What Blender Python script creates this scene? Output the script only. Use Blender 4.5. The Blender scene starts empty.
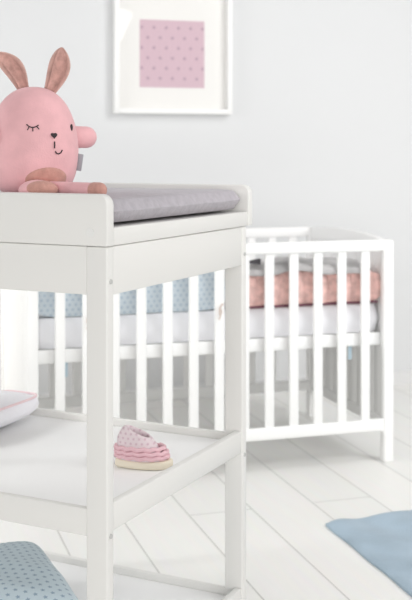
import bpy, bmesh, math, random
from mathutils import Vector, Matrix, noise
random.seed(4)
S = bpy.context.scene
C = S.collection
R = math.radians

# ------------------------------------------------------------------ materials
def lin(c):
    return tuple(((v/255)/12.92 if v/255 <= .04045 else ((v/255+.055)/1.055)**2.4) for v in c) + (1,)

def mat(name, col, rough=.5, bump=0, bscale=200, sheen=0, spec=.5, var=0, vscale=8):
    m = bpy.data.materials.new(name); m.use_nodes = True
    nt = m.node_tree; b = nt.nodes['Principled BSDF']
    b.inputs['Base Color'].default_value = lin(col)
    b.inputs['Roughness'].default_value = rough
    b.inputs['Specular IOR Level'].default_value = spec
    if sheen:
        b.inputs['Sheen Weight'].default_value = sheen
    tc = nt.nodes.new('ShaderNodeTexCoord')
    if bump:
        n = nt.nodes.new('ShaderNodeTexNoise'); n.inputs['Scale'].default_value = bscale
        n.inputs['Detail'].default_value = 4
        nt.links.new(tc.outputs['Object'], n.inputs['Vector'])
        bp = nt.nodes.new('ShaderNodeBump'); bp.inputs['Strength'].default_value = bump
        bp.inputs['Distance'].default_value = .004
        nt.links.new(n.outputs['Fac'], bp.inputs['Height'])
        nt.links.new(bp.outputs['Normal'], b.inputs['Normal'])
    if var:
        n = nt.nodes.new('ShaderNodeTexNoise'); n.inputs['Scale'].default_value = vscale
        n.inputs['Detail'].default_value = 5
        nt.links.new(tc.outputs['Object'], n.inputs['Vector'])
        mx = nt.nodes.new('ShaderNodeMix'); mx.data_type = 'RGBA'
        a = lin(tuple(max(0, v*(1-var)) for v in col)); c = lin(tuple(min(255, v*(1+var)) for v in col))
        mx.inputs[6].default_value = a; mx.inputs[7].default_value = c
        rp = nt.nodes.new('ShaderNodeMapRange')
        rp.inputs[1].default_value = .35; rp.inputs[2].default_value = .65
        nt.links.new(n.outputs['Fac'], rp.inputs[0])
        nt.links.new(rp.outputs[0], mx.inputs[0])
        nt.links.new(mx.outputs[2], b.inputs['Base Color'])
    return m

def dots_mat(name, base, dot, axes, pitch, rad, rough=.9, weave=.25, star=False):
    """staggered rows of small printed motifs on cloth; axes = which object axes carry the print"""
    m = mat(name, base, rough, bump=weave, bscale=260, sheen=.2, spec=.2)
    nt = m.node_tree; b = nt.nodes['Principled BSDF']
    N = lambda t: nt.nodes.new(t)
    def M(op, a, bb=None):
        n = N('ShaderNodeMath'); n.operation = op
        for i, v in enumerate((a, bb)):
            if v is None: continue
            if isinstance(v, (int, float)): n.inputs[i].default_value = v
            else: nt.links.new(v, n.inputs[i])
        return n.outputs[0]
    tc = N('ShaderNodeTexCoord'); sp = N('ShaderNodeSeparateXYZ')
    nt.links.new(tc.outputs['Object'], sp.inputs[0])
    u = M('DIVIDE', sp.outputs[axes[0]], pitch); v = M('DIVIDE', sp.outputs[axes[1]], pitch*.8)
    row = M('FLOOR', v)
    u = M('ADD', u, M('MULTIPLY', M('FLOORED_MODULO', row, 2), .5))
    fu = M('SUBTRACT', M('FRACT', u), .5); fv = M('MULTIPLY', M('SUBTRACT', M('FRACT', v), .5), .8)
    d = M('SQRT', M('ADD', M('MULTIPLY', fu, fu), M('MULTIPLY', fv, fv)))
    if star:
        ang = M('ARCTAN2', fv, fu)
        d = M('MULTIPLY', d, M('ADD', 1.0, M('MULTIPLY', M('COSINE', M('MULTIPLY', ang, 5)), .28)))
    f = N('ShaderNodeMapRange'); f.inputs[1].default_value = rad*.8; f.inputs[2].default_value = rad*1.15
    f.inputs[3].default_value = 1; f.inputs[4].default_value = 0
    nt.links.new(d, f.inputs[0])
    mx = N('ShaderNodeMix'); mx.data_type = 'RGBA'
    mx.inputs[6].default_value = lin(base); mx.inputs[7].default_value = lin(dot)
    nt.links.new(f.outputs[0], mx.inputs[0])
    nt.links.new(mx.outputs[2], b.inputs['Base Color'])
    return m

M_SHELF = mat('white_shelf_brightened', (247, 247, 247), .4, spec=.4)  # table white brightened to stand in for light on the shelf boards
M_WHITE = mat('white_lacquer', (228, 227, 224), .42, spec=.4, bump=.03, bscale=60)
M_CRIB = mat('white_crib_lacquer', (247, 247, 246), .45, spec=.4)
M_WALL = mat('wall_paint', (222, 223, 224), .9, bump=.04, bscale=90, spec=.2)
M_BASE = mat('baseboard_paint', (225, 225, 225), .6)
M_CAP = mat('grey_bolt_cap', (192, 192, 190), .4)
M_GREY = mat('grey_mat_cover', (182, 177, 183), .92, bump=.35, bscale=150, sheen=.15, spec=.15, var=.03, vscale=60)
M_PINK = mat('pink_plush', (231, 180, 184), .95, bump=.2, bscale=330, sheen=.2, spec=.1, var=.025, vscale=25)
M_BROWN = mat('dusty_brown_plush', (198, 150, 139), .95, bump=.6, bscale=160, sheen=.2, spec=.1, var=.035, vscale=70)
M_EAR = mat('dusty_ear_plush', (205, 169, 160), .95, bump=.4, bscale=160, sheen=.2, spec=.1, var=.05, vscale=60)
M_INNER = mat('rosy_inner_ear', (198, 157, 148), .95, bump=.5, bscale=160, sheen=.2, spec=.1, var=.08, vscale=70)
M_BLACK = mat('black_thread', (45, 36, 40), .7)
M_TAG = mat('grey_woven_tag', (160, 160, 166), .8)
M_MATTR = mat('white_mattress_cover', (244, 244, 247), .9, bump=.2, bscale=90)
M_ROSE = mat('rose_knit', (232, 194, 187), .95, bump=.9, bscale=60, sheen=.2, spec=.1, var=.09, vscale=34)
M_DARK = mat('dark_plum_piping', (112, 70, 84), .8)
M_BLANK = mat('grey_jersey', (186, 184, 184), .95, bump=.4, bscale=90, sheen=.2, spec=.1, var=.12, vscale=14)
M_CHAR = mat('charcoal_shade', (92, 90, 94), .95)  # charcoal for the added shade wedge on the blanket
M_BLUE = dots_mat('pale_blue_print', (211, 221, 228), (184, 200, 213), (0, 2), .019, .22, star=True)
M_PILL = dots_mat('blue_print', (200, 215, 223), (146, 168, 186), (0, 1), .0205, .17, star=True)
M_PRINT = dots_mat('pink_print', (217, 190, 200), (182, 152, 170), (0, 2), .052, .11, weave=.1, star=True)
M_MOUNT = mat('off_white_mount', (244, 243, 240), .9)
M_FRAME = mat('white_frame_paint', (244, 244, 243), .45)
M_RUG = mat('blue_grey_rug_pile', (160, 180, 195), .98, bump=.5, bscale=130, sheen=.3, spec=.1, var=.035, vscale=9)
M_RUGB = mat('dark_rug_backing', (84, 98, 108), .95)
M_TOWEL = mat('white_terry', (242, 241, 246), .95, bump=.5, bscale=140, sheen=.2, spec=.1)
M_TRIM = mat('pale_pink_binding', (240, 216, 220), .9)
M_SOLE = mat('cream_sole', (243, 234, 214), .7)
M_RIB = mat('rose_rib_cuff', (232, 192, 200), .95, bump=.6, bscale=120)
M_TIE = mat('blush_tie', (214, 196, 186), .9)
M_TIEB = mat('sky_blue_tie', (196, 217, 229), .9)
M_SHOE = dots_mat('pink_patterned_knit', (228, 213, 217), (210, 184, 194), (0, 2), .011, .2, star=True)

def glass_mat():
    m = bpy.data.materials.new('frame_glass'); m.use_nodes = True
    nt = m.node_tree; nt.nodes.clear()
    o = nt.nodes.new('ShaderNodeOutputMaterial'); mx = nt.nodes.new('ShaderNodeMixShader')
    t = nt.nodes.new('ShaderNodeBsdfTransparent'); g = nt.nodes.new('ShaderNodeBsdfGlossy')
    g.inputs['Roughness'].default_value = .02
    lw = nt.nodes.new('ShaderNodeLayerWeight'); lw.inputs['Blend'].default_value = .5
    pw = nt.nodes.new('ShaderNodeMath'); pw.operation = 'POWER'; pw.inputs[1].default_value = 5
    fr = nt.nodes.new('ShaderNodeMath'); fr.operation = 'MULTIPLY_ADD'; fr.inputs[1].default_value = .96; fr.inputs[2].default_value = .03
    nt.links.new(lw.outputs['Facing'], pw.inputs[0]); nt.links.new(pw.outputs[0], fr.inputs[0])
    nt.links.new(fr.outputs[0], mx.inputs[0]); nt.links.new(t.outputs[0], mx.inputs[1])
    nt.links.new(g.outputs[0], mx.inputs[2]); nt.links.new(mx.outputs[0], o.inputs[0])
    return m
M_GLASS = glass_mat()

def floor_mat(offset_u):
    m = bpy.data.materials.new('white_floor_planks'); m.use_nodes = True
    nt = m.node_tree; b = nt.nodes['Principled BSDF']
    tc = nt.nodes.new('ShaderNodeTexCoord'); mp = nt.nodes.new('ShaderNodeMapping')
    nt.links.new(tc.outputs['Object'], mp.inputs['Vector'])
    # brick texture runs its rows along x: swap so that planks run along the floor's local y
    mp.inputs['Rotation'].default_value = (0, 0, R(90))
    mp.inputs['Location'].default_value = (.0, offset_u, 0)
    br = nt.nodes.new('ShaderNodeTexBrick')
    br.offset = .37; br.offset_frequency = 2
    br.inputs['Scale'].default_value = 1
    br.inputs['Brick Width'].default_value = 2.0
    br.inputs['Row Height'].default_value = .1865
    br.inputs['Mortar Size'].default_value = .0026
    br.inputs['Mortar Smooth'].default_value = .3
    br.inputs['Color1'].default_value = lin((245, 244, 241)); br.inputs['Color2'].default_value = lin((241, 241, 238))
    br.inputs['Mortar'].default_value = lin((208, 207, 204))
    nt.links.new(mp.outputs[0], br.inputs['Vector'])
    n = nt.nodes.new('ShaderNodeTexNoise'); n.inputs['Scale'].default_value = 6
    st = nt.nodes.new('ShaderNodeMapping'); st.inputs['Scale'].default_value = (9, .7, 1)
    nt.links.new(tc.outputs['Object'], st.inputs['Vector']); nt.links.new(st.outputs[0], n.inputs['Vector'])
    mx = nt.nodes.new('ShaderNodeMix'); mx.data_type = 'RGBA'; mx.blend_type = 'MULTIPLY'
    mx.inputs[0].default_value = .06
    nt.links.new(br.outputs['Color'], mx.inputs[6]); nt.links.new(n.outputs['Color'], mx.inputs[7])
    nt.links.new(mx.outputs[2], b.inputs['Base Color'])
    b.inputs['Roughness'].default_value = .34
    b.inputs['Specular IOR Level'].default_value = .4
    bp = nt.nodes.new('ShaderNodeBump'); bp.inputs['Strength'].default_value = .5; bp.inputs['Distance'].default_value = .002
    bp.invert = True
    nt.links.new(br.outputs['Fac'], bp.inputs['Height']); nt.links.new(bp.outputs['Normal'], b.inputs['Normal'])
    return m

# ------------------------------------------------------------------ mesh helpers
def obj(name, bm, m, parent=None, smooth=True, loc=None, rot=None):
    bmesh.ops.recalc_face_normals(bm, faces=bm.faces)
    me = bpy.data.meshes.new(name); bm.to_mesh(me); bm.free()
    for mm in (m if isinstance(m, (list, tuple)) else [m]): me.materials.append(mm)
    o = bpy.data.objects.new(name, me); C.objects.link(o)
    if smooth:
        for p in me.polygons: p.use_smooth = True
        try: me.set_sharp_from_angle(angle=R(50))
        except Exception: pass
    if parent: o.parent = parent
    if loc: o.location = loc
    if rot: o.rotation_euler = rot
    return o

def thing(name, label, cat, loc=(0, 0, 0), rz=0, group=None):
    o = bpy.data.objects.new(name, None); C.objects.link(o)
    o.location = loc; o.rotation_euler = (0, 0, rz); o.empty_display_size = .05
    return tag(o, label, cat, group)

def tag(o, label, cat, group=None):
    o['label'] = label; o['category'] = cat
    if group: o['group'] = group
    return o

def box(x0, x1, y0, y1, z0, z1, bev=.002, seg=2, bm=None):
    """bevelled box; with bm given it is added to that mesh"""
    t = bmesh.new()
    bmesh.ops.create_cube(t, size=1)
    for v in t.verts:
        v.co = Vector(((x0+x1)/2+v.co.x*(x1-x0), (y0+y1)/2+v.co.y*(y1-y0), (z0+z1)/2+v.co.z*(z1-z0)))
    if bev: bmesh.ops.bevel(t, geom=t.edges[:], offset=bev, segments=seg, profile=.5, affect='EDGES')
    return join(bm, t)

def join(bm, t):
    if bm is None: return t
    me = bpy.data.meshes.new('tmp'); t.to_mesh(me); t.free(); bm.from_mesh(me); bpy.data.meshes.remove(me)
    return bm

def prism(pts, axis, a0, a1, bev=.002, seg=2, bm=None):
    """extrude a 2-D outline along an axis: 'y' -> pts are (x,z), 'x' -> (y,z), 'z' -> (x,y)"""
    t = bmesh.new()
    def P(p, a): return {'y': (p[0], a, p[1]), 'x': (a, p[0], p[1]), 'z': (p[0], p[1], a)}[axis]
    lo = [t.verts.new(P(p, a0)) for p in pts]; hi = [t.verts.new(P(p, a1)) for p in pts]
    t.faces.new(lo); t.faces.new(hi)
    n = len(pts)
    for i in range(n): t.faces.new((lo[i], lo[(i+1) % n], hi[(i+1) % n], hi[i]))
    bmesh.ops.recalc_face_normals(t, faces=t.faces)
    if bev:
        e = [e for e in t.edges if len(e.link_faces) == 2 and e.calc_face_angle() > .6]
        bmesh.ops.bevel(t, geom=e, offset=bev, segments=seg, profile=.5, affect='EDGES')
    return join(bm, t)

def corner(cx, cz, r, a0, a1, n=8):
    return [(cx+r*math.cos(R(a0+(a1-a0)*i/n)), cz+r*math.sin(R(a0+(a1-a0)*i/n))) for i in range(n+1)]

def tube(pts, rads, n=12, bm=None, flat=None, up=(0, 0, 1)):
    """tube along points, rounded ends; flat squashes the section across 'up'"""
    t = bmesh.new(); pts = [Vector(p) for p in pts]
    if isinstance(rads, (int, float)): rads = [rads]*len(pts)
    rings = []
    for i, p in enumerate(pts):
        d = (pts[min(i+1, len(pts)-1)]-pts[max(i-1, 0)]).normalized()
        u = Vector(up); 
        if abs(d.dot(u)) > .95: u = Vector((0, 1, 0))
        s = d.cross(u).normalized(); w = s.cross(d).normalized()
        rings.append([t.verts.new(p+(s*math.cos(2*math.pi*k/n)+w*math.sin(2*math.pi*k/n)*(flat or 1))*rads[i]) for k in range(n)])
    for a, b in zip(rings, rings[1:]):
        for k in range(n): t.faces.new((a[k], a[(k+1) % n], b[(k+1) % n], b[k]))
    t.faces.new(rings[0]); t.faces.new(rings[-1])
    return join(bm, t)

def capsule(p0, p1, r, n=16, m=6, bm=None, flat=None, r1=None):
    """rounded-end limb from p0 to p1"""
    p0, p1 = Vector(p0), Vector(p1); d = (p1-p0); L = d.length; d.normalize(); r1 = r1 or r
    pts, rr = [], []
    for i in range(m+1):
        a = R(90*i/m); pts.append(p0+d*(r*(1-math.cos(a)))); rr.append(max(r*math.sin(a), .0004))
    for i in range(1, 6): pts.append(p0+d*(r+(L-r-r1)*i/6)); rr.append(r+(r1-r)*i/6)
    for i in range(m+1):
        a = R(90*i/m); pts.append(p1-d*(r1*(1-math.sin(a)))); rr.append(max(r1*math.cos(a), .0004))
    return tube(pts, rr, n, bm, flat)

def soft_box(sx, sy, sz, nx=40, ny=40, nz=8, p=6.0, q=4.0, fn=None):
    """cushion: box with rounded sides, centred in x,y and standing on z=0; fn moves each vertex"""
    t = bmesh.new()
    bmesh.ops.create_grid(t, x_segments=nx, y_segments=ny, size=1)
    top = list(t.verts)
    geom = bmesh.ops.extrude_face_region(t, geom=t.faces[:])
    ups = [v for v in geom['geom'] if isinstance(v, bmesh.types.BMVert)]
    upset = set(ups)
    for v in t.verts:
        u, w = v.co.x, v.co.y
        # pull the square plan into a superellipse
        k = (abs(u)**q+abs(w)**q)**(1/q); mx = max(abs(u), abs(w), 1e-9)
        s = mx/k if k > 1e-9 else 1
        u2, w2 = u*s, w*s
        edge = max(0, 1-mx**p)**(1/p)*.5
        v.co = Vector((u2*sx/2, w2*sy/2, sz*(.5+edge if v in upset else .5-edge)))
    if fn:
        for v in t.verts: v.co = Vector(fn(v.co))
    bmesh.ops.remove_doubles(t, verts=t.verts, dist=.0003)
    return t

# ------------------------------------------------------------------ setting
CA = R(17.25)                       # cot and back wall run along this direction
def world_from(rz, ox, oy, x, y):
    return (ox+math.cos(rz)*x-math.sin(rz)*y, oy+math.sin(rz)*x+math.cos(rz)*y)
CX, CY = .597, 3.58                 # cot's front right post
WALL_V = 1.07                       # back wall, measured behind the cot's front
def setting(o): o['kind'] = 'structure'; return o
# floor, in the cot's frame
bm = box(-3.6, 2.6, -4.4, WALL_V+.12, -.05, 0, 0)
fl = setting(obj('floor', bm, floor_mat(0), None, False, (CX, CY, 0), (0, 0, CA)))
u0 = CX*math.cos(CA)+CY*math.sin(CA)       # plank phase: a seam at u = .86
fl.data.materials[0].node_tree.nodes['Mapping'].inputs['Location'].default_value = (.94, (u0-.858), 0)
bm = box(-3.6, 2.6, WALL_V, WALL_V+.12, 0, 2.7, 0)
setting(obj('wall_back', bm, M_WALL, None, False, (CX, CY, 0), (0, 0, CA)))
bm = prism([(WALL_V-.014, 0), (WALL_V, 0), (WALL_V, .057), (WALL_V-.007, .057), (WALL_V-.014, .05)], 'x', -3.6, 2.6, 0)
setting(obj('baseboard_back', bm, M_BASE, None, False, (CX, CY, 0), (0, 0, CA)))

# ------------------------------------------------------------------ picture on the wall (cot frame; x along wall)
def wall_x(px):
    r = (px-206)/1085; z = 4.311/(.955-.2965*r)
    return (r*z-CX)*math.cos(CA)+(z-CY)*math.sin(CA)
D = .046
# the frame's front stands D off the wall
fx0, fx1 = wall_x(113)-.003, wall_x(232)-.012
FW, FZ0, FH = fx1-fx0, 1.176, .62
fp = world_from(CA, CX, CY, (fx0+fx1)/2, WALL_V)
frame = thing('picture_frame', 'white box frame on the back wall holding a square pink print', 'picture frame', (fp[0], fp[1], FZ0), CA)
h = FW/2; bw = .021
bm = bmesh.new()
box(-h, -h+bw, -D, 0, 0, FH, .002, 2, bm); box(h-bw, h, -D, 0, 0, FH, .002, 2, bm)
box(-h+bw, h-bw, -D, 0, 0, bw, .002, 2, bm); box(-h+bw, h-bw, -D, 0, FH-bw, FH, .002, 2, bm)
obj('frame_border', bm, M_FRAME, frame)
obj('mount', box(-h+bw, h-bw, -.008, -.002, bw, FH-bw, 0), M_MOUNT, frame)
px0, px1 = -h+(140-113)/119*FW-.001, -h+(204.5-113)/119*FW+.003
obj('print', box(px0, px1, -.0105, -.008,   .109, .109+.276, 0), M_PRINT, frame)
obj('glass_pane', box(-h+bw, h-bw, -D+.006, -D+.008, bw, FH-bw, 0), M_GLASS, frame)

# ------------------------------------------------------------------ changing table
TA = R(-26.2); TX, TY = -.1624, 1.78
W, L = .72, .561
table = thing('changing_table', 'white wooden changing table with two open shelves in front of the cot', 'changing table', (TX, TY, 0), TA)
LW, LT = .0405, .022
Z_SEAM, Z_AP, Z_TOP, Z_RIM = .8635, .783, .9505, .8945
def leg(x0, y0, s):
    o = obj('leg', box(x0, x0+LW, y0, y0+LT, 0, Z_SEAM, .003, 3), M_WHITE, table)
    for zz in (.806, .386):
        bm = bmesh.new(); bmesh.ops.create_cone(bm, cap_ends=True, segments=20, radius1=.0042, radius2=.0038, depth=.0025)
        for v in bm.verts: v.co = Vector((v.co.z, v.co.x, v.co.y))
        obj('bolt_cap', bm, M_CAP, o, loc=((x0+LW+.0008) if s > 0 else (x0-.0008), y0+LT*.5, zz))
    return o
leg(-LW, 0, 1); leg(-LW, L-LT, 1); leg(-W, 0, -1); leg(-W, L-LT, -1)
# apron boards
obj('apron_board', box(-W+LW, -LW, .0015, .019, Z_AP, Z_SEAM, .002), M_WHITE, table)
obj('apron_board', box(-W+LW, -LW, L-.019, L-.002, Z_AP, Z_SEAM, .002), M_WHITE, table)
obj('apron_board', box(-.0185, -.0012, LT, L-LT, Z_AP, Z_SEAM, .002), M_WHITE, table)
obj('apron_board', box(-W+.002, -W+.019, LT, L-LT, Z_AP, Z_SEAM, .002), M_WHITE, table)
# tray: base, two high end boards with rounded corners, two low rims
obj('tray_base', box(-W+.0185, -.0195, .018, L+.004, Z_SEAM+.001, Z_RIM-.0005, .001), M_WHITE, table)
def end_board(y0, y1):
    x0, x1, r = -W-.004, .003, .019
    pts = [(x0, Z_SEAM+.001), (x1, Z_SEAM+.001)]+corner(x1-r, Z_TOP-r, r, 0, 90)+corner(x0+r, Z_TOP-r, r, 90, 180)
    obj('end_board', prism(pts, 'y', y0, y1, .003, 3), M_WHITE, table)
end_board(-.004, .018); end_board(L+.004, L+.026)
obj('side_rim', box(-.0195, .0012, .018, L+.004, Z_SEAM+.001, Z_RIM, .002), M_WHITE, table)
obj('side_rim', box(-W-.002, -W+.0185, .018, L+.004, Z_SEAM+.001, Z_RIM, .002), M_WHITE, table)
bm = bmesh.new(); bmesh.ops.create_cone(bm, cap_ends=True, segments=24, radius1=.0075, radius2=.0075, depth=.0012)
for v in bm.verts: v.co = Vector((v.co.x, v.co.z, v.co.y))
obj('cover_cap', bm, mat('pale_cap', (229, 229, 227), .5), table, loc=(-.03, -.0042, .887))
# shelves
def shelf(zt, zb, zs):
    da = .009                     # the end rails sit a little lower than the side rails
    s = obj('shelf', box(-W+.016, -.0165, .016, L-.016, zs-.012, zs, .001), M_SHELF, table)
    obj('shelf_rail', box(-W+LW, -LW, .003, .016, zb-da, zt-da, .002), M_WHITE, s)
    obj('shelf_rail', box(-W+LW, -LW, L-.016, L-.003, zb-da, zt-da, .002), M_WHITE, s)
    obj('shelf_rail', box(-.0165, -.002, LT, L-LT, zb, zt, .002), M_WHITE, s)
    obj('shelf_rail', box(-W+.002, -W+.0165, LT, L-LT, zb, zt, .002), M_WHITE, s)
ZS, ZB = .413, .086
shelf(.437, .391, ZS); shelf(.109, .063, ZB)

def tpos(x, y): return world_from(TA, TX, TY, x, y)
# changing mat
MX0, MX1, MY0, MY1 = -W+.003, -.0025, .0185, L+.0035
MH = .049
def matfn(v):
    x, y, z = v
    u = abs(x)/((MX1-MX0)/2)
    f = z/MH
    z = z+f*.003*(u**2)-f*.001+f*.0012*math.sin(x*31+y*17)*math.cos(y*23)
    return (x, y, z)
p = tpos((MX0+MX1)/2, (MY0+MY1)/2)
bm = soft_box(MX1-MX0-.003, MY1-MY0-.002, MH, 60, 60, p=5.5, q=24, fn=matfn)
cm = obj('changing_mat', bm, M_GREY, None, True, (p[0], p[1], Z_RIM+.0003), (0, 0, TA))
# the mat lies on the deck between the two end boards
tag(cm, 'grey fabric changing mat lying in the tray of the white changing table', 'changing mat')

# ------------------------------------------------------------------ plush rabbit
PXM = 545.
rb = (-.3163, 1.989)
RZ0 = .9385
rab = thing('plush_rabbit', 'pink plush rabbit with one winking eye sitting on the changing table', 'soft toy', (rb[0], rb[1], RZ0), R(9.03))
prof = [(0, 197.5), (.03, 197), (.05, 195), (.062, 191), (.070, 185), (.0765, 177), (.0805, 167), (.0825, 156), (.0822, 146), (.080, 136),
        (.0765, 126), (.071, 117), (.0635, 108), (.0545, 101), (.043, 95), (.029, 90.5), (.015, 88.4), (0, 88)]
prof = [(r, (197.5-y)/PXM) for r, y in prof]
def body_r(hh):
    for (r0, h0), (r1, h1) in zip(prof, prof[1:]):
        if h0 <= hh <= h1: return r0+(r1-r0)*(hh-h0)/max(h1-h0, 1e-9)
    return 0
bm = bmesh.new(); NS = 56; rings = []
for r, hh in prof[1:-1]:
    rings.append([bm.verts.new((r*math.cos(2*math.pi*k/NS), r*math.sin(2*math.pi*k/NS), hh)) for k in range(NS)])
for a, b in zip(rings, rings[1:]):
    for k in range(NS): bm.faces.new((a[k], a[(k+1) % NS], b[(k+1) % NS], b[k]))
for ring, hh in ((rings[0], prof[0][1]), (rings[-1], prof[-1][1])):
    c = bm.verts.new((0, 0, hh))
    for k in range(NS): bm.faces.new((ring[k], ring[(k+1) % NS], c))
bo = obj('body', bm, M_PINK, rab)
sd = bo.modifiers.new('smooth', 'SUBSURF'); sd.levels = 1; sd.render_levels = 2
YAW = 26.5
def on_body(phi, hh, lift=.0):
    """point on the body: phi degrees to the rabbit's left of its nose line, height hh"""
    a = R(YAW+phi); r = body_r(hh)+lift
    return Vector((r*math.sin(a), -r*math.cos(a), hh))
H = lambda y: (197.5-y)/PXM
# belly patch
bm = bmesh.new(); g = []
NR, NK = 8, 40
cen = bm.verts.new(on_body(-6, H(182), .0022)); prev = None
for i in range(1, NR+1):
    f = i/NR; ring = []
    for k in range(NK):
        a = 2*math.pi*k/NK
        lift = .0022 if i < NR else -.001
        ring.append(bm.verts.new(on_body(f*33*math.cos(a)-6, H(182)+f*(.0265 if math.sin(a) > 0 else .022)*math.sin(a), lift)))
    for k in range(NK):
        if prev is None: bm.faces.new((cen, ring[k], ring[(k+1) % NK]))
        else: bm.faces.new((prev[k], ring[k], ring[(k+1) % NK], prev[(k+1) % NK]))
    prev = ring
bp_ = obj('belly_patch', bm, M_BROWN, rab); bp_['label'] = 'dusty brown oval belly patch'
# nose: a small heart
bm = bmesh.new(); vs = []
hn = H(137)
cen = bm.verts.new(on_body(0, hn, .004)); ring = []; ring2 = []
for k in range(32):
    t = 2*math.pi*k/32
    hx = 16*math.sin(t)**3; hz = 13*math.cos(t)-5*math.cos(2*t)-2*math.cos(3*t)-math.cos(4*t)
    ph = math.degrees(hx*.00034/.08); dz = hz*.00034
    ring.append(bm.verts.new(on_body(ph, hn+dz, .0028))); ring2.append(bm.verts.new(on_body(ph*1.1, hn+dz*1.1, -.001)))
for k in range(32):
    bm.faces.new((cen, ring[k], ring[(k+1) % 32])); bm.faces.new((ring[k], ring2[k], ring2[(k+1) % 32], ring[(k+1) % 32]))
obj('nose', bm, M_BLACK, rab)
def stitch(name, pts, r=.0011, parent=rab):
    return obj(name, tube([on_body(a, H(y), .0008) for a, y in pts], r, 8), M_BLACK, parent)
def ph_of(x, y):
    """phi of a facial mark seen at photo column x"""
    s = ((x-33)/PXM)/body_r(H(y)); return math.degrees(math.asin(max(-1, min(1, s))))-YAW
stitch('mouth', [(ph_of(53, y), y) for y in (143, 146, 149.5)]+[(ph_of(53.4, 151.5), 151.5)][:0])
stitch('mouth', [(ph_of(x, y), y) for x, y in ((53.6, 152.5), (55, 154.4), (57, 155), (59, 153.8), (60.4, 151.2))])
# open eye
bm = bmesh.new()
bmesh.ops.create_uvsphere(bm, u_segments=16, v_segments=10, radius=1)
for v in bm.verts: v.co = Vector((v.co.x*.0036, v.co.y*.002, v.co.z*.0066))
ep = on_body(ph_of(70, 129), H(129), .0002)
eye = obj('eye', bm, M_BLACK, rab, loc=ep, rot=(0, 0, R(YAW+ph_of(70, 129)))); eye['label'] = 'open black oval eye'
# winking eye: a curved lid line with three lashes
bm = bmesh.new()
lid = [(26.5, 126.5), (28.5, 128.4), (31, 129.4), (33.5, 129.4), (36, 128.4), (37.8, 127.2)]
tube([on_body(ph_of(x, y), H(y), .0008) for x, y in lid], .001, 8, bm)
for (x0, y0, x1, y1) in ((29, 128.6, 27.4, 132.0), (32.4, 129.4, 32.4, 133.2), (36, 128.4, 38.4, 131.2)):
    tube([on_body(ph_of(x0, y0), H(y0), .0008), on_body(ph_of(x1, y1), H(y1), .0008)], .0009, 8, bm)
wk = obj('winking_eye', bm, M_BLACK, rab); wk['label'] = 'closed eye stitched as a lid line with lashes'
# arms
ha = H(137.5)
for sgn in (1, -1):
    a = R(YAW+sgn*88)
    d = Vector((math.sin(a), -math.cos(a), 0))
    obj('arm', capsule(d*.045+Vector((0, 0, ha)), d*(.128 if sgn > 0 else .098)+Vector((0, 0, ha-.001)), .0205, 20, 7), M_PINK, rab)
# ears
def ear(base, tip, width, fold, lean):
    base, tip = Vector(base), Vector(tip); ax = tip-base
    side = Vector((ax.z, 0, -ax.x)).normalized()      # to the right of the ear, in its own plane
    nrm = Vector((0, -1, 0))
    def sheet(shrink, off, thick):
        t = bmesh.new(); nu, nv = 16, 12; front, back = [], []
        for i in range(nu+1):
            f = i/nu; ff = .03+.955*f if shrink < 1 else f
            wd = width*shrink*(.60+.48*math.sin(math.pi*min(1, ff*.88))**1.2)*math.sqrt(max(.012, 1-(max(0, ff-.55)/.45)**2.4))
            c = base+ax*ff+side*(lean*math.sin(math.pi*ff))
            fr, bk = [], []
            for j in range(nv+1):
                s = -1+2*j/nv
                cup = -fold*width*(1-s*s)*math.sin(math.pi*min(1, .12+ff*.85))        # hollow
                th = thick*math.sqrt(max(0, 1-s*s))*math.sqrt(max(.02, 1-(2*ff-1)**4))
                pnt = c+side*(wd*s)+nrm*(cup+off)
                fr.append(t.verts.new(pnt+nrm*th*.5)); bk.append(t.verts.new(pnt-nrm*th))
            front.append(fr); back.append(bk)
        for g_ in (front, back):
            for i in range(nu):
                for j in range(nv): t.faces.new((g_[i][j], g_[i][j+1], g_[i+1][j+1], g_[i+1][j]))
        for i in range(nu):
            for j in (0, nv): t.faces.new((front[i][j], front[i+1][j], back[i+1][j], back[i][j]))
        for i in (0, nu):
            for j in range(nv): t.faces.new((front[i][j], front[i][j+1], back[i][j+1], back[i][j]))
        bmesh.ops.remove_doubles(t, verts=t.verts, dist=.0002)
        return t
    e = obj('ear', sheet(1, 0, .007), M_EAR, rab); e['label'] = 'dusty brown plush ear'
    i_ = obj('inner_ear', sheet(.55, .0045, .003), M_INNER, e)
    m_ = e.modifiers.new('smooth', 'SUBSURF'); m_.levels = 1; m_.render_levels = 1
X = lambda x: (x-33)/PXM
ear((X(24), .004, H(92)), (X(-4), -.004, H(54)), .0185, .50, .009)
ear((X(49), .004, H(93)), (X(61.5), -.002, H(48)), .0200, .45, .005)
# legs: one lies out to the side with a brown end, the other points at the viewer
Mr = Matrix.Rotation(R(9.03), 4, 'Z').inverted()
def r_loc(tx, ty, z):
    w = tpos(tx, ty); v = Mr @ Vector((w[0]-rb[0], w[1]-rb[1], 0)); return Vector((v.x, v.y, z-RZ0))
p0, p1 = r_loc(-.20, .088, .956), r_loc(-.038, .056, .9545)
pm = p0.lerp(p1, .77)
f_ = obj('leg', capsule(p0, p1.lerp(p0, .06), .0125, 20, 7), M_PINK, rab)
o_ = obj('foot_tip', capsule(pm, p1, .0136, 20, 7), M_BROWN, f_); o_['label'] = 'dusty brown foot end'
q0, q1 = Vector((.004, -.045, .014)), Vector((.010, -.118, .0145))
f2 = obj('leg', capsule(q0, q1, .033, 24, 8, flat=.56), M_PINK, rab)
bm = bmesh.new(); bmesh.ops.create_uvsphere(bm, u_segments=24, v_segments=12, radius=1)
for v in bm.verts: v.co = Vector((v.co.x*.029, v.co.y*.016, v.co.z*.0166))
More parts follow.
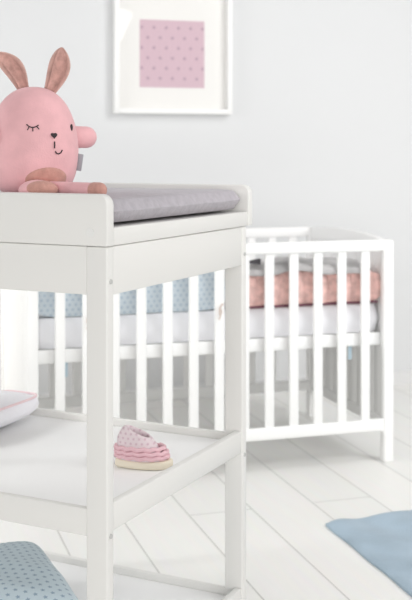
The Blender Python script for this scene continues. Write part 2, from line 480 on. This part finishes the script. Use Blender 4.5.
o_ = obj('foot_tip', bm, M_BROWN, f2, loc=q1+Vector((.004, .0135, .0010))); o_['label'] = 'dusty brown sole of the foot facing the viewer'
# tag on the side seam
bm = bmesh.new()
c0 = Vector((X(75.5), -.012, H(163)))
box(0, .011, -.0012, .0012, -.0155, .0155, .0005, 1, bm)
tg = obj('sewn_tag', bm, M_TAG, rab, loc=c0, rot=(0, R(9), R(-15))); tg['label'] = 'small grey sewn-in tag'

# ------------------------------------------------------------------ cot
crib = thing('baby_cot', 'white slatted baby cot standing by the back wall', 'cot', (CX, CY, 0), CA)
CL, CW = .079+.0838*13, .64
PW = .035
ZT0, ZT1, ZB0, ZB1 = .695, .7315, .1045, .143
def post(x, y, sx, sy):
    bm = box(x-PW/2, x+PW/2, y-PW/2, y+PW/2, .0, .731, .006, 3)
    # curved bracket where the bottom rail meets the post
    pts = [(x, .108), (x+sx*.03, .108)]+[(x+sx*(PW/2+.0125*(1-math.sin(R(a)))), .108-.02*(1-math.cos(R(a)))) for a in (15, 35, 55, 75, 90)]+[(x, .088)]
    prism(pts, 'y', y-.011, y+.011, 0, 1, bm)
    obj('post', bm, M_CRIB, crib)
for (x, sx) in ((0, -1), (-CL, 1)):
    for (y, sy) in ((0, 1), (CW, -1)): post(x, y, sx, sy)
NSL = 13
sl_me = None
for y in (0, CW):
    obj('top_rail', box(-CL+PW/2-.002, -PW/2+.002, y-.013, y+.013, ZT0, ZT1, .005, 3), M_CRIB, crib)
    obj('bottom_rail', box(-CL+PW/2-.002, -PW/2+.002, y-.011, y+.011, ZB0, ZB1, .004, 3), M_CRIB, crib)
    for n in range(NSL):
        xs = -(.079+.0838*n)
        if sl_me is None:
            o = obj('slat', box(-.0155, .0155, -.0065, .0065, ZB1-.003, ZT0+.003, .004, 3), M_CRIB, crib); sl_me = o.data
        else:
            o = bpy.data.objects.new('slat', sl_me); C.objects.link(o); o.parent = crib
        o.location = (xs, y, 0)
# ends: an arched top rail, bottom rail, closely set slats
for x in (0, -CL):
    n = 24; y0, y1 = PW/2-.002, CW-PW/2+.002
    top = []
    for i in range(n+1):
        f = i/n; yy = y0+(y1-y0)*f; top.append((yy, .729+.017*math.sin(math.pi*f)**.8))
    pts = [(y0, .690), (y1, .690)]+top[::-1]
    obj('end_top_rail', prism(pts, 'x', x-.012, x+.012, .004, 2), M_CRIB, crib)
    obj('end_bottom_rail', box(x-.011, x+.011, y0, y1, ZB0, ZB1, .004, 3), M_CRIB, crib)
    # boarded panel: tongue-and-groove boards, the joints cut as shallow grooves on both faces
    pts = []; nb = 9
    for k in range(nb):
        a, b = y0+(y1-y0)*k/nb, y0+(y1-y0)*(k+1)/nb
        pts += [(-.0042, a), (-.0075, a+.003), (-.0075, b-.003), (-.0042, b)]
    out = [(x+q, yy) for q, yy in pts]+[(x-q, yy) for q, yy in reversed(pts)]
    obj('end_panel', prism(out, 'z', ZB1-.003, .693, 0), M_CRIB, crib)
# mattress base: side bearers and a slatted board
mb = obj('mattress_base', box(-CL+.03, -.03, .03, CW-.03, .400, .420, .002), M_CRIB, crib)
obj('base_bearer', box(-CL+PW/2, -.012, .0185, .030, .382, .4235, .003), M_CRIB, mb)
obj('base_bearer', box(-CL+PW/2, -PW/2, CW-.030, CW-.009, .382, .420, .003), M_CRIB, mb)

def cpos(x, y): return world_from(CA, CX, CY, x, y)
p = cpos(-CL/2, CW/2)
ma = obj('cot_mattress', soft_box(CL-.018, CW-.062, .097, 90, 50, p=16, q=60), M_MATTR, None, True, (p[0], p[1], .4205), (0, 0, CA))
tag(ma, 'thick white mattress inside the white slatted cot', 'mattress')
Z_M = .5175
# bumpers stand on the mattress along the front slats
def bumper(x0, x1, y0, dep, h, pw, bulge, seg, pr=3.2):
    """padded strip with stitched segments, standing on z = 0"""
    ln = x1-x0
    def fn(v):
        x, y, z = v
        f = abs(math.sin(math.pi*(x+ln/2)/seg))**.6
        k = .72+.28*f
        n_ = noise.noise(Vector((x*9, y*9, z*9+pw)))
        return (x, y*k+.004*n_, z+bulge*(z/h)*(f-.6)+.006*(z/h)*n_)
    return soft_box(ln, dep, h, 130, 16, p=pr, q=30, fn=fn)
p = cpos(-.850, .062)
bl = obj('cot_bumper', bumper(-1.152, -.548, 0, .066, .135, 3, .004, .20, 7), M_BLUE, None, True, (p[0], p[1], Z_M), (0, 0, CA))
tag(bl, 'pale blue patterned padded bumper along the cot slats behind the changing table', 'cot bumper')
def tie(parent, x, z1, z0, m, y=-.05):
    bm = bmesh.new()
    box(-.004, .004, -.001, .001, z0, z1, .0004, 1, bm)
    for v in bm.verts: v.co.x += .004*math.sin((v.co.z-z0)*70)
    o = obj('tie', bm, m, parent, loc=(x, y, 0)); o['label'] = 'thin tie ribbon'
    return o
def bow(parent, x, z, y, m):
    bm = bmesh.new()
    tube([(0, 0, 0), (.006, -.002, .008), (.010, -.002, .013), (.006, -.003, .012), (0, -.002, 0)], .0022, 8, bm)
    tube([(0, 0, 0), (-.002, -.002, -.012), (.001, -.002, -.026), (-.003, -.002, -.036)], .0024, 8, bm)
    tube([(0, 0, 0), (.005, -.003, -.011), (.004, -.002, -.020)], .0022, 8, bm)
    o = obj('tie', bm, m, parent, loc=(x, y, z)); o['label'] = 'knotted blush tie ribbon'
bow(bl, .850-.585, .015, -.079, M_TIE)
bow(bl, .850-1.003, .006, -.079, M_TIE)
bx_ = .90-1.058
pt = cpos(-.268, .062)
pk = obj('cot_bumper', bumper(-.53, -.010, 0, .076, .118, 9, .010, .083, 5), M_ROSE, None, True, (pt[0], pt[1], Z_M), (0, 0, CA))
tag(pk, 'dusty pink puffy bumper along the cot slats at the right end', 'cot bumper')
obj('piping', tube([(-.245+.49*i/40, -.0375+.006*abs(math.sin(math.pi*(.49*i/40)/.083)), .006+.001*math.sin(i)) for i in range(41)], .0038, 8), M_DARK, pk)['label'] = 'dark plum piping along the lower edge'
# blue ribbon ends hanging below the mattress base, fixed to it
for xx in (-1.062, -.118):
    bm = box(-.0065, .0065, -.0012, .0012, -.058, .006, .0005, 1)
    for v in bm.verts: v.co.x += .003*math.sin(v.co.z*60)
    o = obj('hanging_ribbon', bm, M_TIEB, None, True, (*cpos(xx, .036), .394), (0, 0, CA))
    tag(o, 'pale blue ribbon end hanging under the cot mattress %s' % ('at the right end' if xx > -.5 else 'near the table leg'), 'ribbon', 'ribbon ends under the cot mattress')
# grey blanket draped along the pink bumper
bm = bmesh.new(); nx, ny = 60, 18; grid = []
for i in range(nx+1):
    row = []
    for j in range(ny+1):
        x = -.255+.455*i/nx; t = j/ny
        # front hem hangs a little over the pink roll, then lies back over it
        drop = .011+.012*(x+.255)/.45+.004*math.sin(x*31)+.004*noise.noise(Vector((x*14, 0, 2)))
        if t < .2: y, z = -.043-.004*math.sin(x*40), -drop*(1-t/.2)
        else:
            f = (t-.2)/.8; y = -.043+f*.20; z = .016*math.sin(min(1, f*2.2)*math.pi/2)+.012*noise.noise(Vector((x*11, y*15, 1)))-.06*max(0, f-.55)
        row.append((x, y, z+.006+.012*math.exp(-((x+.02)/.09)**2)))
    grid.append(row)
vt = [[bm.verts.new(c) for c in row] for row in grid]
for i in range(nx):
    for j in range(ny): bm.faces.new((vt[i][j], vt[i+1][j], vt[i+1][j+1], vt[i][j+1]))
gb = obj('blanket', bm, M_BLANK, None, True, (*cpos(-.275, .062), Z_M+.116), (0, 0, CA))
so = gb.modifiers.new('thick', 'SOLIDIFY'); so.thickness = .006; so.offset = 1
tag(gb, 'grey blanket draped over the dusty pink bumper in the cot', 'blanket')

fl_ = obj('shade_wedge', prism([(-.215, .032), (-.155, .024), (-.155, .044)], 'y', -.030, -.012, .003, 2), M_CHAR, gb)  # dark wedge added as painted shade under the blanket's fold
fl_['label'] = 'charcoal wedge standing in for shade under the blanket fold'

# ------------------------------------------------------------------ rug
def gpt(px, py): d = 1085*1.02/(py-152); return Vector(((px-206)/1085*d, d))
c0 = gpt(325.5, 526); cd = (gpt(412, 512.5)-c0).normalized(); ra = CA
RL, RWd = .95, .62
bm = bmesh.new()
bmesh.ops.create_grid(bm, x_segments=80, y_segments=60, size=.5)
for v in bm.verts:
    x, y = (v.co.x+.5)*RL, (v.co.y-.5)*RWd
    zz = .010+.0035*math.sin(x*38+y*6+2*noise.noise(Vector((x*4, y*4, 0))))*(.4+.6*math.exp(-y*-3))+.003*noise.noise(Vector((x*9, y*9, 3)))
    e = min(x, RL-x, -y, RWd+y)
    v.co = Vector((x+.0015*math.sin(y*30), y+.002*math.sin(x*25)+.11*x*max(0, 1+y/.35), .004+(zz-.001)*min(1, e/.01+.35)))
g = bmesh.ops.extrude_face_region(bm, geom=bm.faces[:])
for v in [q for q in g['geom'] if isinstance(q, bmesh.types.BMVert)]: v.co.z = .0005
rug = obj('rug', bm, M_RUG, None, True, (c0.x, c0.y, 0), (0, 0, ra))
tag(rug, 'blue-grey soft rug lying on the white plank floor', 'rug')
obj('backing', box(.004, RL-.004, -RWd+.004, -.004, .0003, .0035, .0005, 1), M_RUGB, rug)['label'] = 'darker backing of the rug'

# ------------------------------------------------------------------ things on the shelves
# folded white towel with pale pink binding
def twfn(v):
    x, y, z = v
    return (x, y, z*(1+.05*math.sin(x*14))+.004*noise.noise(Vector((x*10, y*10, z*10)))*(z/.07))
tw = obj('folded_towel', soft_box(.30, .125, .072, 50, 34, p=2.0, q=4.5, fn=twfn), M_TOWEL, None, True)
tw.location = (*tpos(-.548, .385), ZS+.0005); tw.rotation_euler = (0, 0, TA+R(90))
obj('binding', tube([(.142*math.copysign(abs(math.cos(a))**.4, math.cos(a)),   .0565*math.copysign(abs(math.sin(a))**.4, math.sin(a)), .054) for a in [2*math.pi*(k+.5)/80 for k in range(81)]], .0028, 8), M_TRIM, tw)['label'] = 'pale pink edging'
tag(tw, 'folded white towel with pink edging on the middle shelf of the changing table', 'towel')

# baby shoe
sp_ = tpos(-.100, .300)
shoe = thing('baby_shoe', 'soft pink baby shoe with a cream sole on the middle shelf', 'shoe', (sp_[0], sp_[1], ZS), R(-8))
def sole_pts(sc=1.0, n=40):
    out = []
    for k in range(n):
        a = 2*math.pi*k/n
        x = .054*math.cos(a); wdt = .026+.005*math.cos(a)
        out.append((x*sc, wdt*math.sin(a)*sc))
    return out
obj('sole', prism(sole_pts(1.05), 'z', .0005, .016, .004, 3), M_SOLE, shoe)['label'] = 'cream rounded sole'
bm = bmesh.new(); n = 40; rings = []
# outline rings from the sole up to the opening
for (z, sc, cx, hw) in ((.011, .90, -.003, 1), (.022, .92, -.004, .98), (.034, .86, -.007, .93), (.046, .77, -.011, .86), (.056, .68, -.012, .82), (.065, .56, -.012, .76), (.070, .44, -.012, .68)):
    rings.append([bm.verts.new((x*sc+cx, y*hw*.95, z-.010*(x/.05)*(z > .03))) for x, y in sole_pts(1, n)])
for a, b in zip(rings, rings[1:]):
    for k in range(n): bm.faces.new((a[k], a[(k+1) % n], b[(k+1) % n], b[k]))
inner = [bm.verts.new((v.co.x*.88-.002, v.co.y*.85, v.co.z-.004)) for v in rings[-1]]
low = [bm.verts.new((v.co.x*.8-.003, v.co.y*.7, .022)) for v in rings[-1]]
for a, b in ((rings[-1], inner), (inner, low)):
    for k in range(n): bm.faces.new((a[k], a[(k+1) % n], b[(k+1) % n], b[k]))
bm.faces.new(low)
up = obj('upper', bm, M_SHOE, shoe)
sd = up.modifiers.new('smooth', 'SUBSURF'); sd.levels = 1; sd.render_levels = 2
for (z, sc, hw, cx) in ((.022, .95, 1.02, -.004), (.030, .93, .99, -.005), (.038, .88, .95, -.008)):
    pts = [(x*sc+cx, y*hw*.97, z+.0015*math.sin(k*1.7)) for k, (x, y) in enumerate(sole_pts(1, 48))]
    obj('fold_band', tube(pts+pts[:1], .0042, 8), M_RIB, shoe)['label'] = 'rose ribbed band around the shoe'

# blue patterned cushion lying on the bottom shelf
pc = Vector((-.365, 2.36)); e1 = Vector((.385, -.92)).normalized(); e2 = Vector((-.92, -.385)).normalized()
PLN, PWN = .40, .23
ctr = pc+e1*PLN/2+e2*PWN/2
def plfn(v):
    x, y, z = v
    return (x, y, z+.003*noise.noise(Vector((x*12, y*12, 4)))*(z/.07))
pl = obj('cushion', soft_box(PLN, PWN, .125, 60, 44, p=2.6, q=7, fn=plfn), M_PILL, None, True)
pl.location = (ctr.x, ctr.y, ZB+.0005); pl.rotation_euler = (0, 0, math.atan2(e1.y, e1.x))
tag(pl, 'blue cushion with small printed motifs on the bottom shelf of the changing table', 'cushion')

# ------------------------------------------------------------------ light
w = bpy.data.worlds.new('World'); S.world = w; w.use_nodes = True
bg = w.node_tree.nodes['Background']; bg.inputs[0].default_value = (1.0, .985, .965, 1); bg.inputs[1].default_value = .31
def area(name, loc, target, sx, sy, power, col=(1, 1, 1)):
    l = bpy.data.lights.new(name, 'AREA'); l.shape = 'RECTANGLE'; l.size = sx; l.size_y = sy; l.energy = power; l.color = col
    o = bpy.data.objects.new(name, l); C.objects.link(o); o.location = loc
    o.rotation_euler = (Vector(target)-Vector(loc)).to_track_quat('-Z', 'Y').to_euler()
    return o
area('right_window_light', (2.6, 1.5, 3.0), (.2, 4.0, .8), 1.7, 1.3, 46, (1, .997, .99))
area('right_fill', (2.3, 2.3, 1.7), (.2, 4.3, 1.0), 1.0, 1.0, 12, (1, 1, 1)).data.spread = R(140)  # added fill from the right, lifts the wall and cot
area('left_window_light', (-1.6, 2.5, 1.3), (0, 3.4, .7), .4, .4, 8.5, (1, .997, .99))
area('left_tall_window_light', (-3.0, 1.95, 1.75), (-.3, 2.2, .6), .2, .2, 17, (1, .997, .99))
area('front_fill', (-.5, -2.4, 1.15), (.1, 3.5, .5), 2.2, 1.7, 74, (1, .996, .986))  # broad fill light added behind the camera
area('front_right_fill', (1.75, -1.7, .85), (.3, 3.6, .5), 1.6, 1.4, 34, (1, .996, .986))  # second unseen fill, added low at the front right
area('side_fill', (-1.45, 3.72, .5), (.4, 4.1, .15), .35, .4, 1.1, (1, .95, .89)).data.spread = R(110)  # added warm fill for the space under and behind the cot
area('far_side_fill', (2.6, 4.1, .9), (.3, 4.1, .2), .8, .8, 3, (1, .965, .92))  # weak fill added from the far right, reaching behind the cot
area('overhead_fill', (.75, 2.7, 2.7), (.6, 3.0, 0), 1.2, .8, 11, (1, .995, .99))  # overhead fill added to brighten the floor and level surfaces
# small unseen light, added and placed so it glints in the picture's glass
gn = Vector((math.sin(CA), -math.cos(CA), 0))
gp = Vector((*world_from(CA, CX, CY, 0, WALL_V-D+.006), 0))
def mirror(v): return v-2*(v-gp).dot(gn)*gn
mid = Vector(((115.5-206)/1085*7.6, 7.6, 1.02-(24-152)/1085*7.6))
lp = mirror(mid)
lx_ = (mirror(mid+Vector((-.913, 0, .409)))-lp).normalized(); lz_ = -(Vector((-.36, 4.36, 1.55))-lp).normalized()
ly_ = lz_.cross(lx_).normalized(); lx_ = ly_.cross(lz_)
gl = area('glint_light', lp, (0, 4, 1), .154, .224, .8)
gl.matrix_world = Matrix(((lx_.x, ly_.x, lz_.x, lp.x), (lx_.y, ly_.y, lz_.y, lp.y), (lx_.z, ly_.z, lz_.z, lp.z), (0, 0, 0, 1)))

# ------------------------------------------------------------------ camera
cam = bpy.data.cameras.new('Camera'); co = bpy.data.objects.new('Camera', cam); C.objects.link(co)
co.location = (0, 0, 1.02); co.rotation_euler = (R(90), 0, 0)
cam.sensor_fit = 'HORIZONTAL'; cam.sensor_width = 36; cam.lens = 1085/412*36
cam.shift_y = -148/412
cam.clip_start = .05; cam.clip_end = 50
cam.dof.use_dof = True; cam.dof.focus_distance = 1.92; cam.dof.aperture_fstop = 9.5
S.camera = co
vs = S.view_settings
vs.view_transform = 'Standard'; vs.look = 'None'; vs.gamma = 1; vs.use_curve_mapping = False; vs.exposure = -.10
